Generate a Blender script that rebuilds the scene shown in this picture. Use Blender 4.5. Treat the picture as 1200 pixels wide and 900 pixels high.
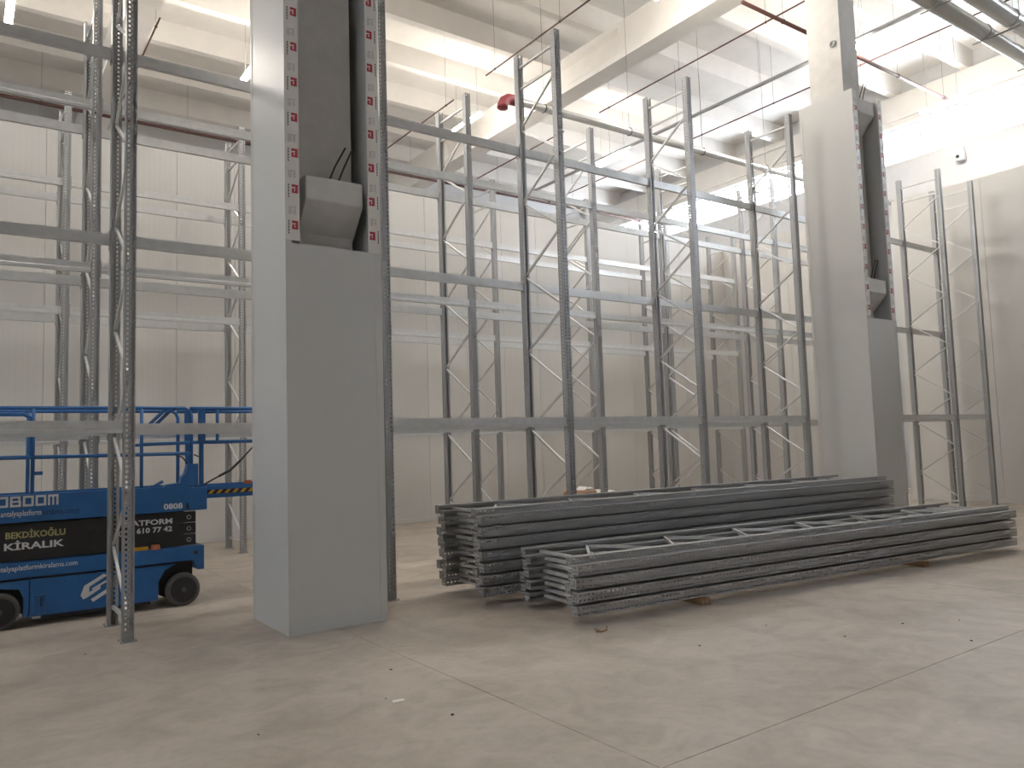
import bpy, math, random
from mathutils import Vector, Matrix
random.seed(7)
for o in list(bpy.data.objects): bpy.data.objects.remove(o)
SC = bpy.context.scene
COL = SC.collection

# ------------------------------------------------------------------ camera, sky, exposure
F_PX, YAW, PITCH, ROLL, EYE = 908.9, 0.62135, 0.0777, -0.0317, 1.77
fw = Vector((math.sin(YAW)*math.cos(PITCH), math.cos(YAW)*math.cos(PITCH), math.sin(PITCH)))
r0 = Vector((math.cos(YAW), -math.sin(YAW), 0)); u0 = r0.cross(fw)
rr = math.cos(ROLL)*r0 + math.sin(ROLL)*u0; uu = -math.sin(ROLL)*r0 + math.cos(ROLL)*u0
cd = bpy.data.cameras.new('camera'); cam = bpy.data.objects.new('camera', cd); COL.objects.link(cam)
cd.sensor_fit = 'HORIZONTAL'; cd.sensor_width = 36; cd.lens = F_PX/1200*36; cd.clip_end = 300
m = Matrix((rr, uu, -fw)).transposed().to_4x4(); m.translation = (0, 0, EYE); cam.matrix_world = m
SC.camera = cam

w = bpy.data.worlds.new('sky'); SC.world = w; w.use_nodes = True
bg = w.node_tree.nodes['Background']
bg.inputs[0].default_value = (0.93, 0.965, 1.0, 1); bg.inputs[1].default_value = 20.0
LAMP = 205.0
SC.view_settings.view_transform = 'Standard'; SC.view_settings.look = 'None'
SC.view_settings.gamma = 1; SC.view_settings.use_curve_mapping = False
SC.view_settings.exposure = 0.14
SC.cycles.transparent_max_bounces = 40
SC.cycles.sample_clamp_indirect = 8

# ------------------------------------------------------------------ materials
MATS = {}
def mat(name, col, rough=.5, metal=0., var=0., scale=6., bump=0., emit=None, stretch=None, spec=.5):
    if name in MATS: return MATS[name]
    m = bpy.data.materials.new(name); m.use_nodes = True; MATS[name] = m
    nt = m.node_tree; b = nt.nodes['Principled BSDF']
    b.inputs['Base Color'].default_value = (*col, 1); b.inputs['Roughness'].default_value = rough
    b.inputs['Metallic'].default_value = metal; b.inputs['Specular IOR Level'].default_value = spec
    if emit:
        b.inputs['Emission Color'].default_value = (*emit[0], 1); b.inputs['Emission Strength'].default_value = emit[1]
    if var or bump:
        tc = nt.nodes.new('ShaderNodeTexCoord'); mp = nt.nodes.new('ShaderNodeMapping')
        nt.links.new(tc.outputs['Object'], mp.inputs[0])
        if stretch: mp.inputs['Scale'].default_value = stretch
        n = nt.nodes.new('ShaderNodeTexNoise'); n.inputs['Scale'].default_value = scale; n.inputs['Detail'].default_value = 5
        nt.links.new(mp.outputs[0], n.inputs['Vector'])
        if var:
            cr = nt.nodes.new('ShaderNodeValToRGB')
            cr.color_ramp.elements[0].position = .3; cr.color_ramp.elements[1].position = .7
            cr.color_ramp.elements[0].color = (*[max(0, c*(1-var)) for c in col], 1)
            cr.color_ramp.elements[1].color = (*[min(1, c*(1+var)) for c in col], 1)
            nt.links.new(n.outputs['Fac'], cr.inputs[0]); nt.links.new(cr.outputs[0], b.inputs['Base Color'])
        if bump:
            bp = nt.nodes.new('ShaderNodeBump'); bp.inputs['Strength'].default_value = bump; bp.inputs['Distance'].default_value = .02
            nt.links.new(n.outputs['Fac'], bp.inputs['Height']); nt.links.new(bp.outputs[0], b.inputs['Normal'])
    return m

def mathn(nt, op, a, b=None, c=None):
    n = nt.nodes.new('ShaderNodeMath'); n.operation = op
    for i, v in enumerate((a, b, c)):
        if v is None: continue
        if isinstance(v, (int, float)): n.inputs[i].default_value = v
        else: nt.links.new(v, n.inputs[i])
    return n.outputs[0]

GALV = mat('galvanised_steel', (.62, .625, .625), .36, .5, var=.05, scale=12)
PERF = mat('perforated_galvanised', (.36, .365, .372), .40, .5, var=.06, scale=30)
ZINC = mat('zinc_plate', (.40, .405, .40), .5, .45, var=.1, scale=40)
WHITEC = mat('painted_concrete', (.77, .745, .71), .8, var=.03, scale=2.5)
PANEL = mat('panel_skin', (.585, .57, .545), .38, var=.02, scale=1.5)
PANELC = mat('column_panel_skin', (.575, .565, .545), .34, var=.015, scale=1.2)
CONC = mat('bare_concrete', (.60, .58, .55), .8, var=.05, scale=6, bump=.15)
HALLW = mat('hall_wall_paint', (.58, .58, .585), .7, var=.02)
BLUE = mat('blue_paint', (.018, .115, .33), .42, var=.08, scale=5)
BLACK = mat('black_steel', (.018, .018, .02), .5, var=.15, scale=8)
RUBBER = mat('grey_rubber', (.09, .088, .085), .85)
DARK = mat('black_parts_and_hole_shade', (.015, .015, .017), .55)  # black of caps, tape and lens; also the painted dark of the lift's holes
LETTER = mat('pale_lettering', (.66, .67, .68), .6)
LETTERD = mat('dark_blue_lettering', (.012, .04, .11), .6)
OLIVE = mat('yellow_lettering', (.42, .38, .16), .6)
REDM = mat('red_mark', (.40, .04, .05), .6)
INK = mat('black_ink', (.03, .03, .03), .6)
GREYINK = mat('grey_ink', (.42, .39, .37), .6)
FILM = mat('printed_film', (.74, .70, .66), .45)
REDPIPE = mat('red_oxide_pipe', (.085, .034, .028), .5)
ELBOW = mat('red_elbow_paint', (.28, .045, .055), .5)
ALU = mat('aluminium_jacket', (.78, .79, .80), .25, .65, bump=.08, scale=8)
WOOD = mat('bearer_wood', (.26, .16, .085), .8, var=.25, scale=14, stretch=(1, 8, 8))
IRON = mat('rusty_rebar', (.045, .035, .03), .8)
YELLOW = mat('yellow_tape', (.65, .36, .04), .6)
ORANGE = mat('orange_plastic', (.50, .14, .06), .5)
WRAP = mat('white_wrap', (.78, .76, .73), .35, bump=.5, scale=9)
CARD = mat('brown_card', (.42, .26, .16), .8)
PAPER = mat('paper_scrap', (.75, .72, .68), .7)
TUBE = mat('lamp_tube', (.9, .9, .9), .4, emit=((1.0, .925, .82), LAMP))

def floor_material():
    m = bpy.data.materials.new('concrete_floor'); m.use_nodes = True; nt = m.node_tree; b = nt.nodes['Principled BSDF']
    tc = nt.nodes.new('ShaderNodeTexCoord')
    def noise(s, d=6, dist=0.):
        n = nt.nodes.new('ShaderNodeTexNoise'); n.inputs['Scale'].default_value = s; n.inputs['Detail'].default_value = d
        n.inputs['Distortion'].default_value = dist; nt.links.new(tc.outputs['Object'], n.inputs['Vector']); return n.outputs['Fac']
    def ramp(f, p0, c0, p1, c1):
        r = nt.nodes.new('ShaderNodeValToRGB'); e = r.color_ramp.elements
        e[0].position, e[1].position = p0, p1; e[0].color, e[1].color = (*c0, 1), (*c1, 1); nt.links.new(f, r.inputs[0]); return r.outputs[0]
    def mult(a, b2, f=1.):
        x = nt.nodes.new('ShaderNodeMixRGB'); x.blend_type = 'MULTIPLY'; x.inputs[0].default_value = f
        nt.links.new(a, x.inputs[1]); nt.links.new(b2, x.inputs[2]); return x.outputs[0]
    base = ramp(noise(.55, 8, .6), .32, (.375, .325, .272), .70, (.475, .418, .357))
    c = mult(base, ramp(noise(2.3, 8, 1.2), .30, (.80, .79, .78), .62, (1, 1, 1)))
    c = mult(c, ramp(noise(14, 5), .25, (.90, .90, .90), .55, (1, 1, 1)))
    c = mult(c, ramp(noise(75, 3), .26, (.70, .68, .66), .36, (1, 1, 1)), .6)
    nt.links.new(c, b.inputs['Base Color'])
    rg = nt.nodes.new('ShaderNodeMapRange'); rg.inputs['To Min'].default_value = .38; rg.inputs['To Max'].default_value = .62
    nt.links.new(noise(1.8, 6), rg.inputs[0]); nt.links.new(rg.outputs[0], b.inputs['Roughness'])
    bp = nt.nodes.new('ShaderNodeBump'); bp.inputs['Strength'].default_value = .08; bp.inputs['Distance'].default_value = .01
    nt.links.new(noise(9, 8), bp.inputs['Height']); nt.links.new(bp.outputs[0], b.inputs['Normal'])
    return m
FLOORM = floor_material()
JOINT = mat('joint_filler', (.20, .17, .14), .9)

def ribbed(m, axis, pitch):
    """fine vertical micro-ribs rolled into a panel's sheet: relief only"""
    nt = m.node_tree; b = nt.nodes['Principled BSDF']
    tc = nt.nodes.new('ShaderNodeTexCoord'); wv = nt.nodes.new('ShaderNodeTexWave')
    wv.bands_direction = axis; wv.inputs['Scale'].default_value = 1/pitch/3.18; wv.wave_profile = 'SIN'
    nt.links.new(tc.outputs['Object'], wv.inputs['Vector'])
    bp = nt.nodes.new('ShaderNodeBump'); bp.inputs['Strength'].default_value = .12; bp.inputs['Distance'].default_value = .004
    nt.links.new(wv.outputs['Fac'], bp.inputs['Height']); nt.links.new(bp.outputs[0], b.inputs['Normal'])
ribbed(PANEL, 'X', .1)
PANELY = PANEL.copy(); PANELY.name = 'panel_skin_side'
for n in PANELY.node_tree.nodes:
    if n.type == 'TEX_WAVE': n.bands_direction = 'Y'

GLASS = bpy.data.materials.new('window_pane'); GLASS.use_nodes = True
_nt = GLASS.node_tree; _t = _nt.nodes.new('ShaderNodeBsdfTransparent'); _t.inputs[0].default_value = (.95, .97, 1, 1)
_g = _nt.nodes.new('ShaderNodeBsdfGlossy'); _g.inputs['Roughness'].default_value = .05; _mx = _nt.nodes.new('ShaderNodeMixShader'); _mx.inputs[0].default_value = .06
_nt.links.new(_t.outputs[0], _mx.inputs[1]); _nt.links.new(_g.outputs[0], _mx.inputs[2]); _nt.links.new(_mx.outputs[0], _nt.nodes['Material Output'].inputs['Surface'])

# ------------------------------------------------------------------ mesh helpers
class MB:
    def __init__(s): s.v = []; s.f = []; s.uv = None
    def quadbox(s, c):                       # eight corners, bottom ring then top ring
        n = len(s.v); s.v += [tuple(p) for p in c]
        s.f += [(n+3, n+2, n+1, n), (n+4, n+5, n+6, n+7)] + [(n+i, n+(i+1) % 4, n+4+(i+1) % 4, n+4+i) for i in range(4)]
        return s
    def box(s, x0, x1, y0, y1, z0, z1):
        return s.quadbox([(x0,y0,z0),(x1,y0,z0),(x1,y1,z0),(x0,y1,z0),(x0,y0,z1),(x1,y0,z1),(x1,y1,z1),(x0,y1,z1)])
    def bar(s, p0, p1, w, h, up=(0,0,1)):
        p0, p1 = Vector(p0), Vector(p1); d = (p1-p0).normalized(); up = Vector(up)
        sx = d.cross(up)
        if sx.length < 1e-4: sx = d.cross(Vector((1,0,0)))
        sx.normalize(); sy = sx.cross(d); a, b = sx*w/2, sy*h/2
        return s.quadbox([p0-a-b, p0+a-b, p0+a+b, p0-a+b, p1-a-b, p1+a-b, p1+a+b, p1-a+b])
    def cyl(s, p0, p1, r, n=12, r1=None):
        p0, p1 = Vector(p0), Vector(p1); d = (p1-p0).normalized(); r1 = r if r1 is None else r1
        a = d.orthogonal().normalized(); b = d.cross(a); k = len(s.v)
        for p, q in ((p0, r), (p1, r1)):
            for i in range(n):
                t = 2*math.pi*i/n; s.v.append(tuple(p+a*q*math.cos(t)+b*q*math.sin(t)))
        s.f += [(k+i, k+(i+1) % n, k+n+(i+1) % n, k+n+i) for i in range(n)]
        s.f += [tuple(k+i for i in reversed(range(n))), tuple(k+n+i for i in range(n))]
        return s
    def tube(s, path, r, n=10):
        P = [Vector(p) for p in path]; k = len(s.v); a = None
        for i, p in enumerate(P):
            d = (P[min(i+1, len(P)-1)]-P[max(i-1, 0)]).normalized()
            a = d.orthogonal().normalized() if a is None else (a-d*a.dot(d)).normalized()
            b = d.cross(a)
            for j in range(n):
                t = 2*math.pi*j/n; s.v.append(tuple(p+a*r*math.cos(t)+b*r*math.sin(t)))
        for i in range(len(P)-1):
            for j in range(n):
                s.f.append((k+i*n+j, k+i*n+(j+1) % n, k+(i+1)*n+(j+1) % n, k+(i+1)*n+j))
        e = k+(len(P)-1)*n
        s.f += [tuple(k+i for i in reversed(range(n))), tuple(e+i for i in range(n))]
        return s
    def ring(s, c, axis, R, r, n=20, q=8):
        c, ax = Vector(c), Vector(axis).normalized(); a = ax.orthogonal().normalized(); b = ax.cross(a); k = len(s.v)
        for i in range(n):
            t = 2*math.pi*i/n; e = a*math.cos(t)+b*math.sin(t)
            for j in range(q):
                u = 2*math.pi*j/q; s.v.append(tuple(c+e*(R+r*math.cos(u))+ax*r*math.sin(u)))
        for i in range(n):
            for j in range(q):
                s.f.append((k+i*q+j, k+i*q+(j+1) % q, k+((i+1) % n)*q+(j+1) % q, k+((i+1) % n)*q+j))
        return s
    def prism(s, pts, a, b, plane):          # plane 'xz': extruded along y ; 'yz': along x ; 'xy': along z
        k = len(s.v); n = len(pts)
        for t in (a, b):
            for p, q in pts:
                s.v.append({'xz': (p, t, q), 'yz': (t, p, q), 'xy': (p, q, t)}[plane])
        s.f += [(k+i, k+(i+1) % n, k+n+(i+1) % n, k+n+i) for i in range(n)]
        s.f += [tuple(k+i for i in reversed(range(n))), tuple(k+n+i for i in range(n))]
        return s
    def mesh(s, name, off=(0,0,0)):
        me = bpy.data.meshes.new(name); ox, oy, oz = off
        me.from_pydata([(x-ox, y-oy, z-oz) for x, y, z in s.v], [], s.f)
        if s.uv is None:
            import bmesh
            bm = bmesh.new(); bm.from_mesh(me); bmesh.ops.recalc_face_normals(bm, faces=bm.faces); bm.to_mesh(me); bm.free()
        else:
            l = me.uv_layers.new(name='sheet')
            for i, uv in enumerate(s.uv): l.data[i].uv = uv
        me.update(); return me

def obj(name, shape, material, parent=None, loc=None, rot=None, bevel=0, smooth=False):
    """parts are modelled in world space and stored relative to their parent's world position unless loc is given"""
    if isinstance(shape, MB):
        off = (0, 0, 0)
        if parent is not None and loc is None:
            off = parent.get('_o', parent.location); off = tuple(off)
        me = shape.mesh(name, off)
    else: me = shape
    if material is not None and not me.materials: me.materials.append(material)
    o = bpy.data.objects.new(name, me); COL.objects.link(o)
    if parent is not None: o.parent = parent
    if loc is not None: o.location = loc
    if rot is not None: o.rotation_euler = rot
    if parent is not None and loc is None: WORLD_OFF[o.name] = off
    if bevel:
        bv = o.modifiers.new('bevel', 'BEVEL'); bv.width = bevel; bv.segments = 2; bv.limit_method = 'ANGLE'
    if smooth:
        for p in me.polygons: p.use_smooth = True
    return o
WORLD_OFF = {}
def sub(name, shape, material, part, **k):
    """a sub-part modelled in world space under a part that was modelled in world space"""
    off = WORLD_OFF.get(part.name, tuple(part.location))
    me = shape.mesh(name, off) if isinstance(shape, MB) else shape
    o = obj(name, me, material, part, loc=(0, 0, 0), **k); return o

def tag(o, label=None, cat=None, group=None, kind=None):
    if label: o['label'] = label
    if cat: o['category'] = cat
    if group: o['group'] = group
    if kind: o['kind'] = kind
    return o
def thing(name, loc, label, cat, group=None):
    o = bpy.data.objects.new(name, None); COL.objects.link(o); o.location = loc; o.empty_display_size = .2
    return tag(o, label, cat, group)
def struct(name, shape, material): return tag(obj(name, shape, material), kind='structure')
ORD = ['first', 'second', 'third', 'fourth', 'fifth', 'sixth', 'seventh', 'eighth', 'ninth', 'tenth', 'eleventh', 'twelfth', 'thirteenth', 'fourteenth']

# ------------------------------------------------------------------ floor: cast bays parted by saw-cut joints
fl = struct('floor', MB().box(-18, 24.2, -10, 27, -.20, -.012), JOINT)
xs = [-18] + [3.13+6.2*k for k in range(-3, 4)] + [24.2]
ys = [-10] + [3.10+6.7*k for k in range(-1, 4)] + [27]
for i in range(len(xs)-1):
    for j in range(len(ys)-1):
        g = .0035
        obj('floor_slab', MB().box(xs[i]+g, xs[i+1]-g, ys[j]+g, ys[j+1]-g, -.012, 0), FLOORM, fl)

# ------------------------------------------------------------------ panel partitions
PH = 8.03
wb = struct('wall_back', MB().box(-16, 20.75, 16.56, 16.60, 0, PH-.02), HALLW)
x = -16.0
while x < 20.7:
    obj('wall_panel', MB().box(x+.003, min(x+1.15, 20.72)-.003, 16.5, 16.56, 0, PH), PANEL, wb); x += 1.15
obj('base_flashing', MB().box(-16, 20.6, 16.47, 16.5, 0, .10), PANELC, wb)
wr = struct('wall_right', MB().box(20.66, 20.70, -9.9, 10.75, 0, PH-.02), HALLW)
y = -9.9
while y < 10.7:
    obj('wall_panel', MB().box(20.60, 20.66, y+.003, min(y+1.15, 10.75)-.003, 0, PH), PANELY, wr); y += 1.15
obj('base_flashing', MB().box(20.57, 20.6, -9.9, 10.75, 0, .10), PANELC, wr)
w2 = struct('wall_corner', MB().box(20.66, 20.70, 11.7, 16.5, 0, PH-.02), HALLW)
y = 11.7
while y < 16.45:
    obj('wall_panel', MB().box(20.60, 20.66, y+.003, min(y+1.2, 16.5)-.003, 0, PH), PANELY, w2); y += 1.2

# hall shell behind the partitions
WZ0, WZ1 = 10.29, 11.43
struct('wall_end', MB().box(24.2, 24.45, -10, 27, 0, WZ0), HALLW)
struct('wall_end_head', MB().box(24.2, 24.45, -10, 27, WZ1, 12.95), HALLW)
struct('wall_far', MB().box(-18, 24.45, 27, 27.2, 0, 12.95), HALLW)
struct('wall_front', MB().box(-18, 24.45, -10.2, -10, 0, 12.95), PANELC)
struct('wall_left', MB().box(-18.25, -18, -10, 27, 0, WZ0), HALLW)
struct('wall_left_head', MB().box(-18.25, -18, -10, 27, WZ1, 12.95), HALLW)
def ribbon_window(name, xa):
    wn = struct(name, MB().box(xa-.06, xa+.06, -10, 27, WZ0, WZ0+.05), HALLW)
    obj('window_frame', MB().box(xa-.06, xa+.06, -10, 27, WZ1-.05, WZ1), HALLW, wn)
    for k in range(13):
        yy = -10 + 37/12*k
        if 0 < k < 12: obj('mullion', MB().box(xa-.04, xa+.04, yy-.025, yy+.025, WZ0+.05, WZ1-.05), HALLW, wn)
        if k < 12: obj('pane', MB().box(xa-.005, xa+.005, yy+.025, yy+37/12-.025, WZ0+.05, WZ1-.05), GLASS, wn)
ribbon_window('window_1', 24.28); ribbon_window('window_left_offscreen', -18.08)

# ------------------------------------------------------------------ ceiling with purlins and girders
RZ, PZ, GZ = 12.95, 12.38, 11.40
ce = struct('ceiling', MB().box(-18, 24.45, -10.2, 27.2, RZ, RZ+.1), WHITEC)
PUR = [5.75+2.15*k for k in range(-7, 10)]
for yy in PUR:
    obj('purlin', MB().prism([(yy-.11, PZ), (yy+.11, PZ), (yy+.17, RZ), (yy-.17, RZ)], -18, 24.2, 'yz'), WHITEC, ce)
def girder(xc, y0, y1):
    mb = MB()
    mb.prism([(xc-.30, GZ), (xc+.30, GZ), (xc+.30, GZ+.16), (xc+.12, GZ+.30), (xc+.12, PZ-.22), (xc+.28, PZ-.12), (xc+.28, PZ), (xc-.28, PZ), (xc-.28, PZ-.12), (xc-.12, PZ-.22), (xc-.12, GZ+.30), (xc-.30, GZ+.16)], y0, y1, 'xz')
    g = obj('girder', mb, WHITEC, ce)
    return g
for xc in (-7.65, 3.10, 13.75):
    girder(xc, -10, 27)
    for a, b in ((5.0, 13.7), (22.4, 27), (-10, -4)):
        obj('girder_end_block', MB().box(xc-.29, xc+.29, a, b, GZ+.02, PZ-.02), WHITEC, ce)
obj('edge_beam', MB().box(23.95, 24.2, -10, 27, WZ1+.18, PZ), WHITEC, ce)
obj('edge_beam_lip', MB().box(24.05, 24.2, -10, 27, WZ1, WZ1+.18), WHITEC, ce)

# ------------------------------------------------------------------ clad columns
def column(ox, oy, w, d, label, marks):
    root = thing('clad_column', (ox+w/2, oy+d/2, 0), label, 'column'); root['kind'] = 'thing'
    x0, x1, y0, y1 = ox, ox+w, oy, oy+d; T = .06; ZO = 3.85
    cx0, cx1, cy = x0+.25, x1-.19, y0+.30
    obj('concrete_core', MB().box(cx0, cx1, cy, y1-.12, 0, GZ-.002), CONC, root)
    for zb in (4.03, 7.45):
        obj('corbel', MB().prism([(cy+.02, zb), (cy-.25, zb+.32), (cy-.25, zb+.57), (cy+.02, zb+.57)], cx0-.02, cx1+.02, 'yz'), CONC, root, bevel=.012)
        for k in (0, 1):
            obj('rebar', MB().tube([(cx0+.27+.10*k, cy-.13, zb+.55), (cx0+.35+.10*k, cy-.13, zb+.75), (cx0+.47+.08*k, cy-.14, zb+.98)], .009, 6), IRON, root)
    obj('side_panel', MB().box(x0, x0+T, y0+.002, y1, 0, 8.1), PANELC, root)
    obj('side_panel', MB().box(x1-T, x1, y0+.002, y1, 0, 8.1), PANELC, root)
    obj('rear_panel', MB().box(x0+T, x1-T, y1-T, y1, 0, 8.1), PANELC, root)
    obj('front_panel', MB().box(x0+.002, x1-.002, y0, y0+T, 0, ZO), PANELC, root)
    for a, b in ((x0-.003, x0+.075), (x1-.075, x1+.003)):
        obj('corner_flashing', MB().box(a, b, y0-.004, y0, 0, ZO), PANELC, root)
    obj('corner_flashing', MB().box(x0-.004, x0-.0005, y0-.004, y0+.06, 0, 8.1), PANELC, root)
    obj('corner_flashing', MB().box(x0-.004, x0-.0005, y1-.06, y1, 0, 8.1), PANELC, root)
    for side in (0, 1):
        a, b = (x0, x0+.145) if side == 0 else (x1-.135, x1)
        st = obj('film_strip', MB().box(a, b, y0-.002, y0+.02, ZO+(.03 if side == 0 else 0), 8.1), FILM, root)
        z = ZO+.14
        while z < 7.9:
            if side == 0: rx0, rx1, ix0, ix1, gx0, gx1 = a+.066, a+.128, a+.028, a+.040, a+.03, a+.12
            else:         rx0, rx1, ix0, ix1, gx0, gx1 = a+.012, a+.074, b-.030, b-.018, a+.02, b-.03
            yf = y0-.0045
            rd = MB()                        # red square mark with two pale notches
            rw = rx1-rx0
            rd.prism([(rx0, z), (rx1, z), (rx1, z+.088), (rx0, z+.088), (rx0, z+.060), (rx0+rw*.62, z+.066), (rx0+rw*.62, z+.056), (rx0, z+.044)], yf, y0-.002, 'xz')
            sub('red_mark', rd, REDM, st)
            wm = MB().prism([(rx0+rw*.36, z+.018), (rx0+rw*.52, z+.018), (rx0+rw*.52, z+.05), (rx0+rw*.36, z+.046)], yf-.0008, yf-.0001, 'xz')
            sub('pale_mark', wm, FILM, st)
            ink = MB(); zz = z-.05+(.0 if side == 0 else .02)
            for q in range(9):
                ink.box(ix0, ix1-.006*(q % 2), yf+.001, y0-.002, zz, zz+.013); zz += .0155
            sub('printed_word', ink, INK, st)
            gi = MB()
            for q in range(6):
                zq = z+.155+.014*q; gi.box(gx0, gx0+(gx1-gx0)*(.35+.1*(q % 3)), yf+.001, y0-.002, zq, zq+.006)
                gi.box(gx0+(gx1-gx0)*.62, gx0+(gx1-gx0)*(.62+.18+.06*(q % 2)), yf+.001, y0-.002, zq+.004, zq+.011)
            sub('small_print', gi, GREYINK, st)
            z += .372
    return root
c1 = column(2.62, 7.45, 1.035, 1.10, 'grey panel-clad concrete column beside the blue lift', True)
c2 = column(13.25, 7.50, 1.0, 1.10, 'grey panel-clad concrete column behind the far end of the stacked frames', True)
obj('round_outlet', MB().ring((13.485, 7.95, 9.22), (1, 0, 0), .05, .018), ZINC, c2)

# ------------------------------------------------------------------ pallet rack: upright frames
UH, DEP = 7.76, 1.005
def upright_mesh():
    """roll-formed open section with its rows of punched holes cut through both skins of the sheet"""
    W, D, L, t = .05, .10, .028, .003
    O = [(-W+L, D), (-W, D), (-W, 0), (W, 0), (W, D), (W-L, D)]
    I = [(-W+L, D-t), (-W+t, D-t), (-W+t, t), (W-t, t), (W-t, D-t), (W-L, D-t)]
    cols = {1: [(.40, .17, .019, .0)], 2: [(.24, .21, .025, .0), (.5, .08, .009, .025), (.76, .21, .025, .0)], 3: [(.60, .17, .019, .0)]}
    mb = MB(); n = int(UH/.05)
    def skin(a, b, holes, flip):
        def P(u, z): return (a[0]+(b[0]-a[0])*u, a[1]+(b[1]-a[1])*u, z)
        def quad(u0, u1, z0, z1):
            k = len(mb.v); mb.v.extend([P(u0, z0), P(u1, z0), P(u1, z1), P(u0, z1)]); mb.f.append((k, k+1, k+2, k+3) if not flip else (k+3, k+2, k+1, k))
        u = 0
        for c, w_, h, ph in holes:
            quad(u, c-w_/2, 0, UH); z = 0
            for q in range(n):
                zc = .025+ph+.05*q
                if zc+h > UH: break
                quad(c-w_/2, c+w_/2, z, zc-h/2); z = zc+h/2
            quad(c-w_/2, c+w_/2, z, UH); u = c+w_/2
        quad(u, 1, 0, UH)
    for i in range(5):
        skin(O[i], O[i+1], cols.get(i, []), False); skin(I[i], I[i+1], cols.get(i, []), True)
        for z in (0, UH):
            k = len(mb.v); mb.v.extend([(*O[i], z), (*I[i], z), (*I[i+1], z), (*O[i+1], z)]); mb.f.append((k, k+1, k+2, k+3))
    for i in (0, 5):
        k = len(mb.v); mb.v.extend([(*O[i], 0), (*I[i], 0), (*I[i], UH), (*O[i], UH)]); mb.f.append((k, k+1, k+2, k+3))
    mb.uv = []
    me = mb.mesh('upright'); return me
UP_ME = upright_mesh(); UP_ME.materials.append(PERF)
def end_plate_mesh():
    mb = MB(); e = [-.0485, -.030, -.012, .012, .030, .0485]; f = [.001, .020, .038, .062, .080, .099]
    for i in range(5):
        for j in range(5):
            if i % 2 and j % 2: continue
            mb.box(e[i], e[i+1], f[j], f[j+1], -.006, 0)
    return mb.mesh('end_plate')
SP_ME = end_plate_mesh(); SP_ME.materials.append(ZINC)
def plate_mesh():
    mb = MB().box(-.075, .075, -.022, .115, 0, .008).box(-.046, .046, .0035, .0055, .008, .11)
    for sx in (-.066, .066):
        mb.cyl((sx, -.010, .008), (sx, -.010, .022), .008, 6); mb.cyl((sx, .10, .008), (sx, .10, .022), .008, 6)
    return mb.mesh('base_plate')
BP_ME = plate_mesh(); BP_ME.materials.append(ZINC)
HB_ME = MB().box(-.016, .016, .085, DEP-.085, -.016, .016).mesh('horizontal_brace'); HB_ME.materials.append(GALV)
HP = .575
DU_ME = MB().bar((0, .075, 0), (0, DEP-.075, HP-.03), .028, .028, (1, 0, 0)).mesh('diagonal_brace'); DU_ME.materials.append(GALV)
DD_ME = MB().bar((0, DEP-.075, 0), (0, .075, HP-.03), .028, .028, (1, 0, 0)).mesh('diagonal_brace'); DD_ME.materials.append(GALV)
def frame(label, group, matrix=None, loc=(0, 0, 0)):
    r = thing('upright_frame', loc, label, 'rack frame', group)
    if matrix is not None: r.matrix_world = matrix
    obj('upright', UP_ME, None, r, loc=(0, 0, 0)); obj('upright', UP_ME, None, r, loc=(0, DEP, 0), rot=(0, 0, math.pi))
    pm = BP_ME if matrix is None else SP_ME
    obj('base_plate', pm, None, r, loc=(0, 0, 0)); obj('base_plate', pm, None, r, loc=(0, DEP, 0), rot=(0, 0, math.pi))
    for z in (.20, 7.22, 7.56): obj('horizontal_brace', HB_ME, None, r, loc=(0, 0, z))
    for k in range(6):
        z = .26+2*HP*k
        obj('diagonal_brace', DU_ME, None, r, loc=(0, 0, z+.015)); obj('diagonal_brace', DD_ME, None, r, loc=(0, 0, z+HP+.015))
    return r

X0, BAY = 1.3635, 2.7968
AX = {i: X0+BAY*i for i in range(-1, 7)}
ROWS = {'A': (8.33, 'front', dict(AX)), 'B': (10.75, 'middle', dict(AX)), 'C': (14.10, 'rear', dict(AX))}
ROWS['A'][2][6] = 18.2; ROWS['A'][2][7] = 19.78
def place(i):
    if i <= 0: return ('first' if i == 0 else 'second') + ' lift-side of near column'
    return ORD[i-1] + ' past the near clad column'
for row, (yf, rname, fx) in ROWS.items():
    for i, xx in fx.items():
        frame(f'galvanised upright frame, {rname} rack row, {place(i)}', f'upright frames of the {rname} rack row', loc=(xx, yf, 0))

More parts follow.
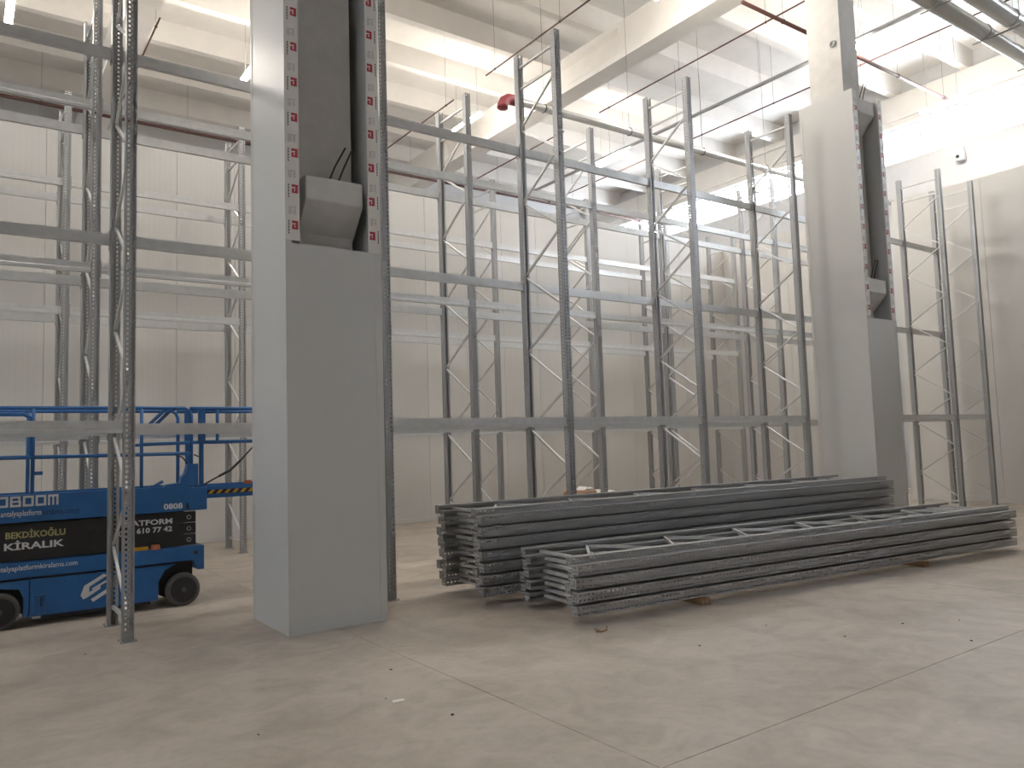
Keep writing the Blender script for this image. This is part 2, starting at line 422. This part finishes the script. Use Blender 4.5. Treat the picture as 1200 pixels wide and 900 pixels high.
# beams
def beam_mesh(L):
    return MB().prism([(-.025, 0), (.025, 0), (.025, .125), (-.019, .125), (-.019, .046), (-.025, .040)], -L/2, L/2, 'yz').mesh('load_beam')
CN_ME = MB().box(-.004, .004, -.035, .035, -.05, .165).box(-.004, .008, -.035, -.030, -.05, .165).mesh('end_connector'); CN_ME.materials.append(ZINC)
BM = {}
LV = {1: (2.125, 'lowest'), 2: (4.20, 'middle'), 3: (6.30, 'top')}
def bay_name(i):
    return {-1: 'lift bay', 0: 'near-column bay'}.get(i, (ORD[i-1] if i > 0 else '')+' bay past near column')
for row, (yf, rname, fx) in ROWS.items():
    keys = sorted(fx)
    for i, j in zip(keys, keys[1:]):
        for side in ('front', 'back'):
            for lv, (z, lname) in LV.items():
                if row == 'A':
                    if side == 'front' and (lv > 1 or i in (0, 4)): continue
                    if i == 4 and lv == 1: continue
                a, b = fx[i]+.0501, fx[j]-.0501; L = round(b-a-.004, 4)
                if L not in BM: BM[L] = beam_mesh(L); BM[L].materials.append(GALV)
                yc = yf+.045 if side == 'front' else yf+DEP-.045
                o = obj('load_beam', BM[L], None, loc=((a+b)/2, yc, z-.125), rot=(0, 0, 0 if side == 'front' else math.pi))
                tag(o, f'galvanised beam, {lname} level, {side} of {rname} rack row, {bay_name(i)}', 'rack beam', f'load beams of the {rname} rack row', kind='thing')
                obj('end_connector', CN_ME, None, o, loc=(-L/2+.002, 0, 0)); obj('end_connector', CN_ME, None, o, loc=(L/2-.002, 0, 0), rot=(0, 0, math.pi))

# ------------------------------------------------------------------ stacked frames on timber bearers
def stack(x0, y0, ang, zb, n, name, jit):
    d = Vector((math.cos(ang), math.sin(ang), 0)); nn = Vector((-math.sin(ang), math.cos(ang), 0))
    for bi, s in enumerate((1.6, 5.45)):
        p = Vector((x0, y0, 0))+d*s
        b = obj('timber_bearer', MB().bar((0, -.62, 0), (0, .62, 0), .10, zb), WOOD, loc=tuple(p+nn*.555+Vector((0, 0, zb/2))), rot=(0, 0, ang))
        tag(b, f'wooden bearer under the {name} stack of frames, {ORD[bi]} from its plated end', 'timber', f'bearers under the {name} stack')
    rnd = random.Random(jit)
    for k in range(n):
        s0 = rnd.uniform(-.022, .022) + (.0 if k % 2 == 0 else .01)
        t0 = (0 if k % 2 == 0 else .102) + rnd.uniform(-.006, .006)*0
        o = Vector((x0, y0, zb+.0495+.066*k))+d*s0+nn*t0
        M = Matrix((Vector((0, 0, -1)), nn, d)).transposed().to_4x4(); M.translation = o
        pos = 'bottom' if k == 0 else ('topmost' if k == n-1 else ORD[k]+' from the bottom')
        frame(f'galvanised rack frame lying flat in the {name} stack, {pos}', f'frames lying in the {name} stack', matrix=M)
stack(4.945, 5.919, -.106, .075, 8, 'lower', 3)
stack(4.74, 7.29, -.062, .10, 14, 'taller', 5)

# ------------------------------------------------------------------ blue scissor lift in the aisle
def text_mesh(body, x0, x1, z0, z1, y, shear=0., bold=.012):
    cu = bpy.data.curves.new('lettering', 'FONT'); cu.body = body; cu.extrude = 0; cu.resolution_u = 2; cu.offset = bold
    to = bpy.data.objects.new('tmp', cu); COL.objects.link(to)
    dg = bpy.context.evaluated_depsgraph_get(); me = bpy.data.meshes.new_from_object(to.evaluated_get(dg))
    bpy.data.objects.remove(to); bpy.data.curves.remove(cu)
    X = [v.co.x for v in me.vertices]; Y = [v.co.y for v in me.vertices]
    ax, bx, ay, by = min(X), max(X), min(Y), max(Y)
    for v in me.vertices:
        tz = (v.co.y-ay)/(by-ay)
        v.co = (x0+(v.co.x-ax)/(bx-ax)*(x1-x0)+shear*tz, y, z0+tz*(z1-z0))
    return me
def lift():
    YN, YR = 9.86, 10.62
    root = thing('scissor_lift', (1.26, (YN+YR)/2, 0), 'blue scissor lift with raised guard rails parked in the rack aisle', 'lift')
    ro = root.location
    def P(name, mb, m_, **k): return obj(name, mb, m_, root, **k)
    def lettering(part, body, x0, x1, z0, z1, y, m_, **k):
        me = text_mesh(body, x0, x1, z0, z1, y, **k)
        off = WORLD_OFF[part.name]
        for v in me.vertices: v.co -= Vector(off)
        return obj('lettering', me, m_, part, loc=(0, 0, 0))
    # chassis
    P('chassis_body', MB().prism([(.60, .10), (.651, .10), (.651, .49), (.16, .49), (.24, .45), (.56, .40), (.60, .30)], YN+.02, YR-.02, 'xz'), BLUE)
    low = P('chassis_body', MB().box(.659, 1.641, YN+.02, YR-.02, .10, .49), BLUE)
    P('chassis_body', MB().prism([(1.649, .10), (1.93, .10), (1.93, .30), (2.00, .43), (2.12, .49), (1.649, .49)], YN+.02, YR-.02, 'xz'), BLUE)
    P('chassis_core', MB().box(.63, 1.67, YN+.06, YR-.06, .11, .48), BLACK)
    P('chassis_skirt', MB().box(.72, 1.86, YN+.08, YR-.08, .055, .10), BLACK)
    tray = P('chassis_tray', MB().box(.10, 2.44, YN, YR, .515, .685), BLUE, bevel=.015)
    P('chassis_gap_shade', MB().box(.14, 2.38, YN+.06, YR-.06, .488, .517), BLACK)  # black box in the body-to-tray gap, the groove's shade put into its colour
    P('end_plate', MB().prism([(2.36, .40), (2.44, .40), (2.44, .53), (2.30, .53)], YN+.005, YR-.005, 'xz'), BLUE, bevel=.01)
    P('axle', MB().box(1.98, 2.34, YN+.17, YR-.17, .12, .48), BLACK); P('axle', MB().box(.18, .60, YN+.17, YR-.17, .12, .48), BLACK)
    sub('painted_hole', MB().cyl((2.34, YN-.003, .605), (2.34, YN+.01, .605), .024, 12), DARK, tray)  # eye hole drawn as a black disc, its inner shade painted on
    for a_, b_, c_, d_ in ((.700, .708, .120, .320), (.812, .820, .120, .320), (.708, .812, .120, .128), (.708, .812, .312, .320)):
        sub('handle_frame', MB().box(a_, b_, YN+.004, YN+.021, c_, d_), BLUE, low)
    sub('handle', MB().box(.752, .768, YN+.006, YN+.021, .20, .30), BLACK, low)
    obj('step_bracket', MB().box(.68, .76, YN+.02, YN+.08, .075, .098), ZINC, root)
    # stylised letter mark
    lg = [[(1.135, .26), (1.17, .36), (1.36, .47), (1.40, .45), (1.22, .345), (1.22, .285), (1.33, .345), (1.33, .31), (1.19, .225), (1.16, .215)],
          [(1.26, .175), (1.43, .275), (1.47, .31), (1.47, .43), (1.43, .42), (1.25, .325), (1.25, .305), (1.42, .39), (1.42, .315), (1.235, .205)]]
    for poly in lg: sub('letter_mark', MB().prism(poly, YN+.0165, YN+.0195, 'xz'), LETTER, low)
    lettering(tray, 'www.antalyaplatformkiralama.com', .17, 1.10, .585, .655, YN-.003, LETTER)
    # wheels
    for xx in (2.20, .385):
        for yy, sg in ((YN-.02, 1), (YR+.02, -1)):
            wh = P('wheel', MB().cyl((xx, yy, .19), (xx, yy+sg*.13, .19), .19, 32), RUBBER, bevel=.02)
            h = sub('wheel_disc', MB().cyl((xx, yy-sg*.006, .19), (xx, yy+sg*.02, .19), .145, 28), BLACK, wh)
            sub('hub', MB().cyl((xx, yy-sg*.02, .19), (xx, yy, .19), .028, 14), RUBBER, wh)
    # folded scissor arms
    arms = []
    for yy in (YN+.045, YR-.105):
        for q in range(3):
            z0 = .70+.133*q
            arms.append(P('scissor_arm', MB().bar((.24, yy+.03, z0+.058), (2.35, yy+.03, z0+.062), .06, .124), BLACK))
            for xx in (.34, 1.30, 2.27):
                sub('pivot_pin', MB().cyl((xx, yy-.012, z0+.06), (xx, yy+.02, z0+.06), .026, 14), ZINC if xx != 1.30 else BLACK, arms[-1])
                sub('pivot_cap', MB().cyl((xx, yy-.015, z0+.06), (xx, yy-.0125, z0+.06), .017, 12), DARK, arms[-1])
    P('arm_crossmember', MB().box(.40, 2.2, YN+.20, YR-.20, .72, 1.06), BLACK)
    ya = YN+.044
    plate = P('sign_plate', MB().box(.32, 1.20, ya-.004, ya, .79, 1.06).box(1.50, 2.14, ya-.004, ya, .79, 1.06), BLACK)
    yl = ya-.0055
    lettering(plate, 'BEKDİKOĞLU', .43, .985, .935, 1.03, yl, OLIVE, bold=.03)
    lettering(plate, 'KİRALIK', .42, .975, .815, .915, yl, LETTER, bold=.03)
    lettering(plate, 'PLATFORM', 1.54, 2.085, .965, 1.03, yl, LETTER, bold=.03)
    lettering(plate, '0', 1.515, 1.55, .86, .925, yl, LETTER)
    lettering(plate, '610 77 42', 1.70, 2.085, .875, .94, yl, LETTER, bold=.03)
    P('stop_block', MB().box(1.64, 1.82, YN+.005, YN+.04, .687, .725), YELLOW)
    P('beacon', MB().cyl((1.90, YN+.035, .685), (1.90, YN+.035, .735), .055, 14, .045), ORANGE)
    # platform
    pf = P('platform_side', MB().prism([(.05, 1.105), (2.47, 1.105), (2.47, 1.375), (2.28, 1.375), (2.20, 1.40), (.05, 1.40)], YN-.005, YN+.03, 'xz'), BLUE, bevel=.008)
    P('platform_side', MB().prism([(.05, 1.105), (2.47, 1.105), (2.47, 1.40), (.05, 1.40)], YR-.03, YR+.005, 'xz'), BLUE, bevel=.008)
    P('platform_deck', MB().box(.05, 2.47, YN+.03, YR-.03, 1.12, 1.16), ZINC)
    P('platform_end', MB().box(.05, .08, YN, YR, 1.10, 1.40), BLUE)
    yp = YN-.0075
    # squared block capitals drawn as strokes in a unit cell
    stroke = {'S': [(0,0,1,.2),(0,.4,1,.6),(0,.8,1,1),(0,.5,.22,1),(.78,0,1,.5)], 'I': [(.3,0,.6,1)], 'N': [(0,0,.22,1),(.78,0,1,1),(0,.8,1,1)],
              'O': [(0,0,1,.2),(0,.8,1,1),(0,0,.22,1),(.78,0,1,1)], 'B': [(0,0,1,.2),(0,.8,.94,1),(0,.42,1,.58),(0,0,.22,1),(.78,0,1,.5),(.74,.5,.94,1)],
              'M': [(0,0,.2,1),(.41,0,.59,.9),(.8,0,1,1),(0,.8,1,1)]}
    cell = (.92-.06)/7.45; xx = .06
    for ch in 'SINOBOOM':
        wd = cell*(.36 if ch == 'I' else .86); mb = MB(); k_ = 0
        for a_, b_, c_, d_ in stroke[ch]:
            k_ += 1; mb.box(xx+wd*a_, xx+wd*c_, yp-.0004*k_, YN-.004, 1.272+.113*b_, 1.272+.113*d_)
        sub('letter', mb, LETTER, pf); xx += wd+cell*.14
    lettering(pf, 'www.antalyaplatform', .24, .75, 1.155, 1.235, yp, LETTER)
    lettering(pf, 'kiralama.com.tr', .765, 1.12, 1.170, 1.232, yp, LETTERD)
    lettering(pf, '0808', 1.98, 2.19, 1.135, 1.205, yp, LETTER, bold=.03)
    sub('painted_hole', MB().prism([(2.225, 1.13), (2.265, 1.13), (2.25, 1.20), (2.235, 1.20)], yp, YN-.003, 'xz'), DARK, pf)  # slot drawn as a black patch, colour standing in for the shade inside
    # extension deck
    ex = P('extension_deck', MB().box(2.47, 3.37, YN+.045, YN+.075, 1.235, 1.385).box(2.47, 3.37, YR-.075, YR-.045, 1.235, 1.385).box(2.47, 3.37, YN+.07, YR-.07, 1.235, 1.265), BLUE)
    band = sub('hazard_band', MB().box(2.47, 3.36, YN+.041, YN+.045, 1.285, 1.335), DARK, ex)
    for q in range(9):
        xx = 2.49+.096*q
        obj('hazard_stripe', MB().prism([(xx, 1.288), (xx+.045, 1.288), (xx+.085, 1.332), (xx+.04, 1.332)], YN+.0385, YN+.0408, 'xz'), YELLOW, root)
    # guard rails
    def rail(path, r=.0215, name='guard_rail'): return P(name, MB().tube(path, r, 10), BLUE, smooth=True)
    for yy, dz in ((YN+.03, 0), (YR-.03, 0)):
        rail([(.06, yy, 2.33), (2.22, yy, 2.33), (2.27, yy, 2.30), (2.295, yy, 2.24), (2.295, yy, 1.38)])
        rail([(.06, yy, 1.80), (2.29, yy, 1.785)])
        for xx in (.665, 1.745): rail([(xx, yy, 1.39), (xx, yy, 2.33)], .02, 'rail_post')
        rail([(2.28, yy+.001, 2.325), (3.34, yy+.001, 2.325)], .024)
        rail([(2.40, yy+.001, 1.92), (3.34, yy+.001, 1.92)], .018)
        rail([(1.72, yy+.001, 1.905), (2.42, yy+.001, 1.92)], .018)
        P('rail_post', MB().box(2.375, 2.455, yy-.02, yy+.02, 1.90, 2.325), BLUE)
        P('rail_post', MB().box(2.385, 2.435, yy-.016, yy+.016, 1.38, 1.90), BLUE)
        rail([(2.60, yy, 1.92), (2.60, yy, 2.325)], .02, 'rail_post'); rail([(3.32, yy, 1.26), (3.32, yy, 2.325)], .02, 'rail_post')
    rail([(1.74, YN+.03, 2.05), (1.98, YN+.03, 2.29), (2.08, YN+.03, 2.33)], .02); rail([(1.80, YN+.05, 2.03), (2.05, YN+.05, 2.29), (2.14, YN+.05, 2.33)], .02)
    rail([(.06, YN+.03, 2.26), (.58, YN+.03, 2.26), (.64, YN+.03, 2.22), (.655, YN+.03, 2.15), (.655, YN+.03, 1.80)], .022)
    rail([(.07, YN+.03, 2.33), (.07, YR-.03, 2.33)]); rail([(.07, YN+.03, 1.80), (.07, YR-.03, 1.80)])
    rail([(3.32, YN+.03, 2.325), (3.32, YR-.03, 2.325)])
    P('gate_latch', MB().box(.67, .76, YN+.02, YN+.04, 1.60, 1.64), BLUE)
    # controls
    P('control_housing', MB().prism([(1.98, 1.39), (2.37, 1.39), (2.37, 1.66), (2.255, 1.66), (2.225, 1.55), (2.18, 1.50), (2.17, 1.44), (2.01, 1.425)], YN+.0, YN+.14, 'xz'), BLUE, bevel=.006)
    pd = P('foot_pedal', MB().box(1.83, 1.90, YN+.02, YN+.08, 1.40, 1.425).bar((1.88, YN+.05, 1.41), (1.98, YN+.05, 1.465), .05, .03), BLUE)
    P('control_cable', MB().tube([(2.12, YN+.05, 1.77), (2.2, YN+.05, 1.74), (2.26, YN+.05, 1.66)], .008, 6), BLACK)
    P('control_cable', MB().tube([(2.33, YN+.05, 1.77), (2.39, YN+.05, 1.74), (2.43, YN+.05, 1.66)], .008, 6), BLACK)
    P('hose', MB().tube([(2.46, YN+.2, 1.385), (2.62, YN+.2, 1.47), (2.80, YN+.2, 1.56), (2.93, YN+.2, 1.68), (3.1, YN+.2, 1.86), (3.30, YN+.2, 1.93)], .010, 8), BLACK)
    P('hose_sleeve', MB().tube([(2.66, YN+.2, 1.49), (2.80, YN+.2, 1.56), (2.93, YN+.2, 1.68)], .016, 8), BLACK)
    P('deck_marker', MB().box(2.93, 3.02, YN+.05, YN+.07, 1.385, 1.43), ORANGE)
lift()

# ------------------------------------------------------------------ ceiling lights
def lamp(x, y0, y1, label, z=11.0, name='batten_light'):
    r = thing(name, (x, (y0+y1)/2, z), label, 'light', 'batten lights under the roof')
    obj('housing', MB().box(x-.035, x+.035, y0, y1, z+.03, z+.08), HALLW, r)
    obj('diffuser', MB().box(x-.07, x+.07, y0+.02, y1-.02, z-.05, z+.03), TUBE, r, bevel=.02)
    for yy in (y0+.2, y1-.2): obj('hanger_rod', MB().cyl((x, yy, z+.078), (x, yy, RZ), .006, 6), ZINC, r)
# the lamps the photograph shows
LAMPS = [(.70, 17.4, 18.9, 11.0, 'beyond the back wall, above the lift'), (5.6, 17.4, 18.9, 11.0, 'beyond the back wall, past the near column'),
         (11.70, 17.4, 18.9, 11.0, 'beyond the back wall, beside the girder'), (17.35, 17.4, 18.9, 11.0, 'beyond the back wall, nearest the window'),
         (17.35, 9.3, 10.8, 11.0, 'directly behind the far clad column'), (21.4, 9.0, 10.2, 10.5, 'in front of the high window')]
for x_, y0_, y1_, z_, where in LAMPS: lamp(x_, y0_, y1_, 'white batten light hung from the roof ' + where, z_)
# the same row of lamps carried on above the top edge of the picture, at the spacing of the row seen behind it
for k_, x_ in enumerate((.70, 5.6, 11.70)):
    lamp(x_, 9.3, 10.8, f'white batten light hung over the aisle behind the front racks, {ORD[k_]} in its row', name='batten_light_offscreen')

# ------------------------------------------------------------------ pipes under the roof
def pipe(name, path, r, m_, label, hang=None, n=8, top=RZ):
    root = thing(name, path[0], label, 'pipe')
    obj('pipe_run', MB().tube(path, r, n), m_, root, smooth=True)
    for p in hang or (): obj('hanger', MB().cyl((p[0], p[1], p[2]+r), (p[0], p[1], top), .0035, 5).ring(p[:3], (p[3], 1-p[3], 0), r+.006, .008, 12, 5), IRON, root)
    return root
def yrun(x, y0, y1, k, z=11.0, top=RZ):
    n = max(2, int((y1-y0)/2.15))
    pipe('sprinkler_pipe', [(x, y0, z), (x, y1, z)], .019, REDPIPE, f'thin dark sprinkler branch pipe hung below the roof, {k}', [(x, y0+.4+(y1-y0-.8)*q/(n-1), z, 0) for q in range(n)], top=top)
yrun(10.6, 2, 15.5, 'ending above the middle rack row')
yrun(14.53, 2, 15.65, 'running past the far clad column')
yrun(18.3, 2, 15.6, 'nearest the window end before the partition')
yrun(10.62, 17.1, 22.78, 'beyond the back panel wall')
yrun(3.31, 17.0, 22.78, 'beyond the back wall near the lift', top=GZ+.005)
yrun(14.5, 17.2, 22.78, 'beyond the back wall, in the middle')
yrun(18.3, 17.2, 22.78, 'beyond the back wall, by the windows')
pipe('sprinkler_main', [(-16, 22.85, 11), (24.1, 22.85, 11)], .05, REDPIPE, 'long red main pipe seen above the back panel wall', [(-2+3.6*q, 22.85, 11, 1) for q in range(8)])
pipe('sprinkler_feed', [(13.2, 9.72, 10.85), (23.9, 9.72, 10.85)], .042, REDPIPE, 'brown pipe crossing under the roof behind the far column', [(14.6+2.4*q, 9.72, 10.85, 1) for q in range(4)])
tray = thing('cable_tray', (17.1, 14, 11.05), 'grey cable tray running under the roof beside the far column', 'tray')
obj('tray_run', MB().box(17.04, 17.16, 2, 22.5, 11.02, 11.07), ZINC, tray)
for q in range(7): obj('hanger', MB().cyl((17.1, 3.5+2.9*q, 11.07), (17.1, 3.5+2.9*q, RZ), .0035, 5), IRON, tray)
# insulated pipe with red elbow
ip = thing('insulated_pipe', (9.2, 12.6, 9), 'shiny aluminium-jacketed pipe with a red elbow above the racks', 'pipe')
obj('pipe_run', MB().tube([(9.38, 12.75, 9), (24.2, 12.45, 9)], .085, 16), ALU, ip, smooth=True)
obj('elbow', MB().tube([(9.48, 12.75, 9.0), (9.38, 12.75, 9.0), (9.26, 12.75, 8.985), (9.17, 12.75, 8.93), (9.12, 12.75, 8.84), (9.11, 12.75, 8.76)], .115, 16), ELBOW, ip, smooth=True)
for q in range(6):
    xx = 10.2+2.5*q; obj('clamp', MB().ring((xx, 12.75-.02*(xx-9.4), 9), (1, 0, 0), .09, .012, 16, 6).cyl((xx, 12.75-.02*(xx-9.4), 9.09), (xx, 12.75-.02*(xx-9.4), RZ), .0035, 5), IRON, ip)
dp = thing('twin_ducts', (14, 5.8, 9), 'pair of big aluminium-jacketed ducts hung from the roof near the window', 'duct')
obj('duct', MB().tube([(7.0, 6.0, 9), (24.2, 5.95, 9)], .14, 20), ALU, dp, smooth=True)
obj('duct', MB().tube([(7.0, 5.55, 9.06), (24.2, 5.50, 9.06)], .15, 20), ALU, dp, smooth=True)
for q in range(9):
    xx = 7.5+1.9*q; obj('duct_strap', MB().ring((xx, 5.995-.003*(xx-7), 9), (1, 0, 0), .142, .008, 20, 5).ring((xx, 5.545-.003*(xx-7), 9.06), (1, 0, 0), .152, .008, 20, 5), ZINC, dp)
    obj('duct_hanger', MB().cyl((xx, 6.15, 9), (xx, 6.15, RZ), .005, 5).cyl((xx, 5.37, 9), (xx, 5.37, RZ), .005, 5).box(xx-.015, xx+.015, 5.36, 6.16, 8.835, 8.855), ZINC, dp)

# wall camera
wc = thing('wall_camera', (24.2, 10.39, 9.9), 'small white wall camera below the high window', 'camera')
obj('bracket', MB().box(24.12, 24.2, 10.33, 10.45, 10.02, 10.2), HALLW, wc)
obj('body', MB().box(23.95, 24.15, 10.27, 10.51, 9.72, 10.05), HALLW, wc, bevel=.03)
obj('lens', MB().cyl((23.93, 10.42, 9.85), (23.97, 10.42, 9.85), .05, 14), DARK, wc)

# ------------------------------------------------------------------ wrapped goods behind the stacks, litter on the floor
gd = thing('wrapped_pallet', (11.0, 12.95, 0), 'pallet of plastic-wrapped goods on the floor behind the rack frames', 'pallet')
pal = MB()
for q in range(5): pal.box(10.2, 11.8, 12.5+.2*q, 12.6+.2*q, .10, .125)
for q in range(3): pal.box(10.2+.75*q, 10.3+.75*q, 12.5, 13.4, 0, .10)
obj('pallet_deck', pal, WOOD, gd)
random.seed(4)
for q, (a, b, h) in enumerate(((10.22, 10.75, .42), (10.78, 11.15, .62), (11.17, 11.78, .52))):
    obj('wrapped_box', MB().box(a, b, 12.55, 13.3, .127, .127+h), WRAP if q != 1 else CARD, gd, bevel=.05)
    obj('plastic_sheet', MB().prism([(a+.02, .128+h), (b-.02, .128+h), (b-.1, .19+h), ((a+b)/2, .16+h), (a+.12, .21+h)], 12.6, 13.2, 'xz'), WRAP, gd, bevel=.02)

def litter(name, mb, m_, label, cat, loc): tag(obj(name, mb, m_, loc=loc), label, cat)
litter('broken_twig', MB().tube([(-.07, .03, .012), (-.02, .0, .010), (.05, .01, .014), (.09, .05, .03)], .008, 6).tube([(-.02, .0, .012), (-.06, .06, .03)], .006, 6), WOOD, 'small bent wood splinter on the floor before the lower stack', 'splinter', (4.93, 5.55, 0))
litter('paper_scrap', MB().prism([(-.05, -.02), (.04, -.03), (.05, .02), (-.03, .035)], .001, .006, 'xy'), PAPER, 'small white paper scrap on the open concrete floor', 'scrap', (2.55, 5.05, 0))
spots = [(458,785),(303,861),(452,819),(530,838),(820,757),(898,733),(1058,731),(1138,751),(1124,727),(990,746),(380,690),(100,767)]
def floor_hit(u, v):
    d = fw+rr*((u-600)/F_PX)+uu*((450-v)/F_PX); t = -EYE/d.z; return (d.x*t, d.y*t, 0)
random.seed(9)
for u, v in spots:
    p = floor_hit(u, v); s = random.uniform(.007, .017)
    o = obj('concrete_crumb', MB().prism([(-s, -s*.4), (s*.3, -s*.7), (s, s*.1), (-s*.2, s*.6)], 0, s*.5, 'xy'), mat('crumb', (.10, .085, .07), .9), loc=(p[0], p[1], 0), rot=(0, 0, random.uniform(0, 6)))
    tag(o, 'dark crumb of debris lying on the open concrete floor', 'debris', 'crumbs on the floor')
bpy.context.view_layer.update()
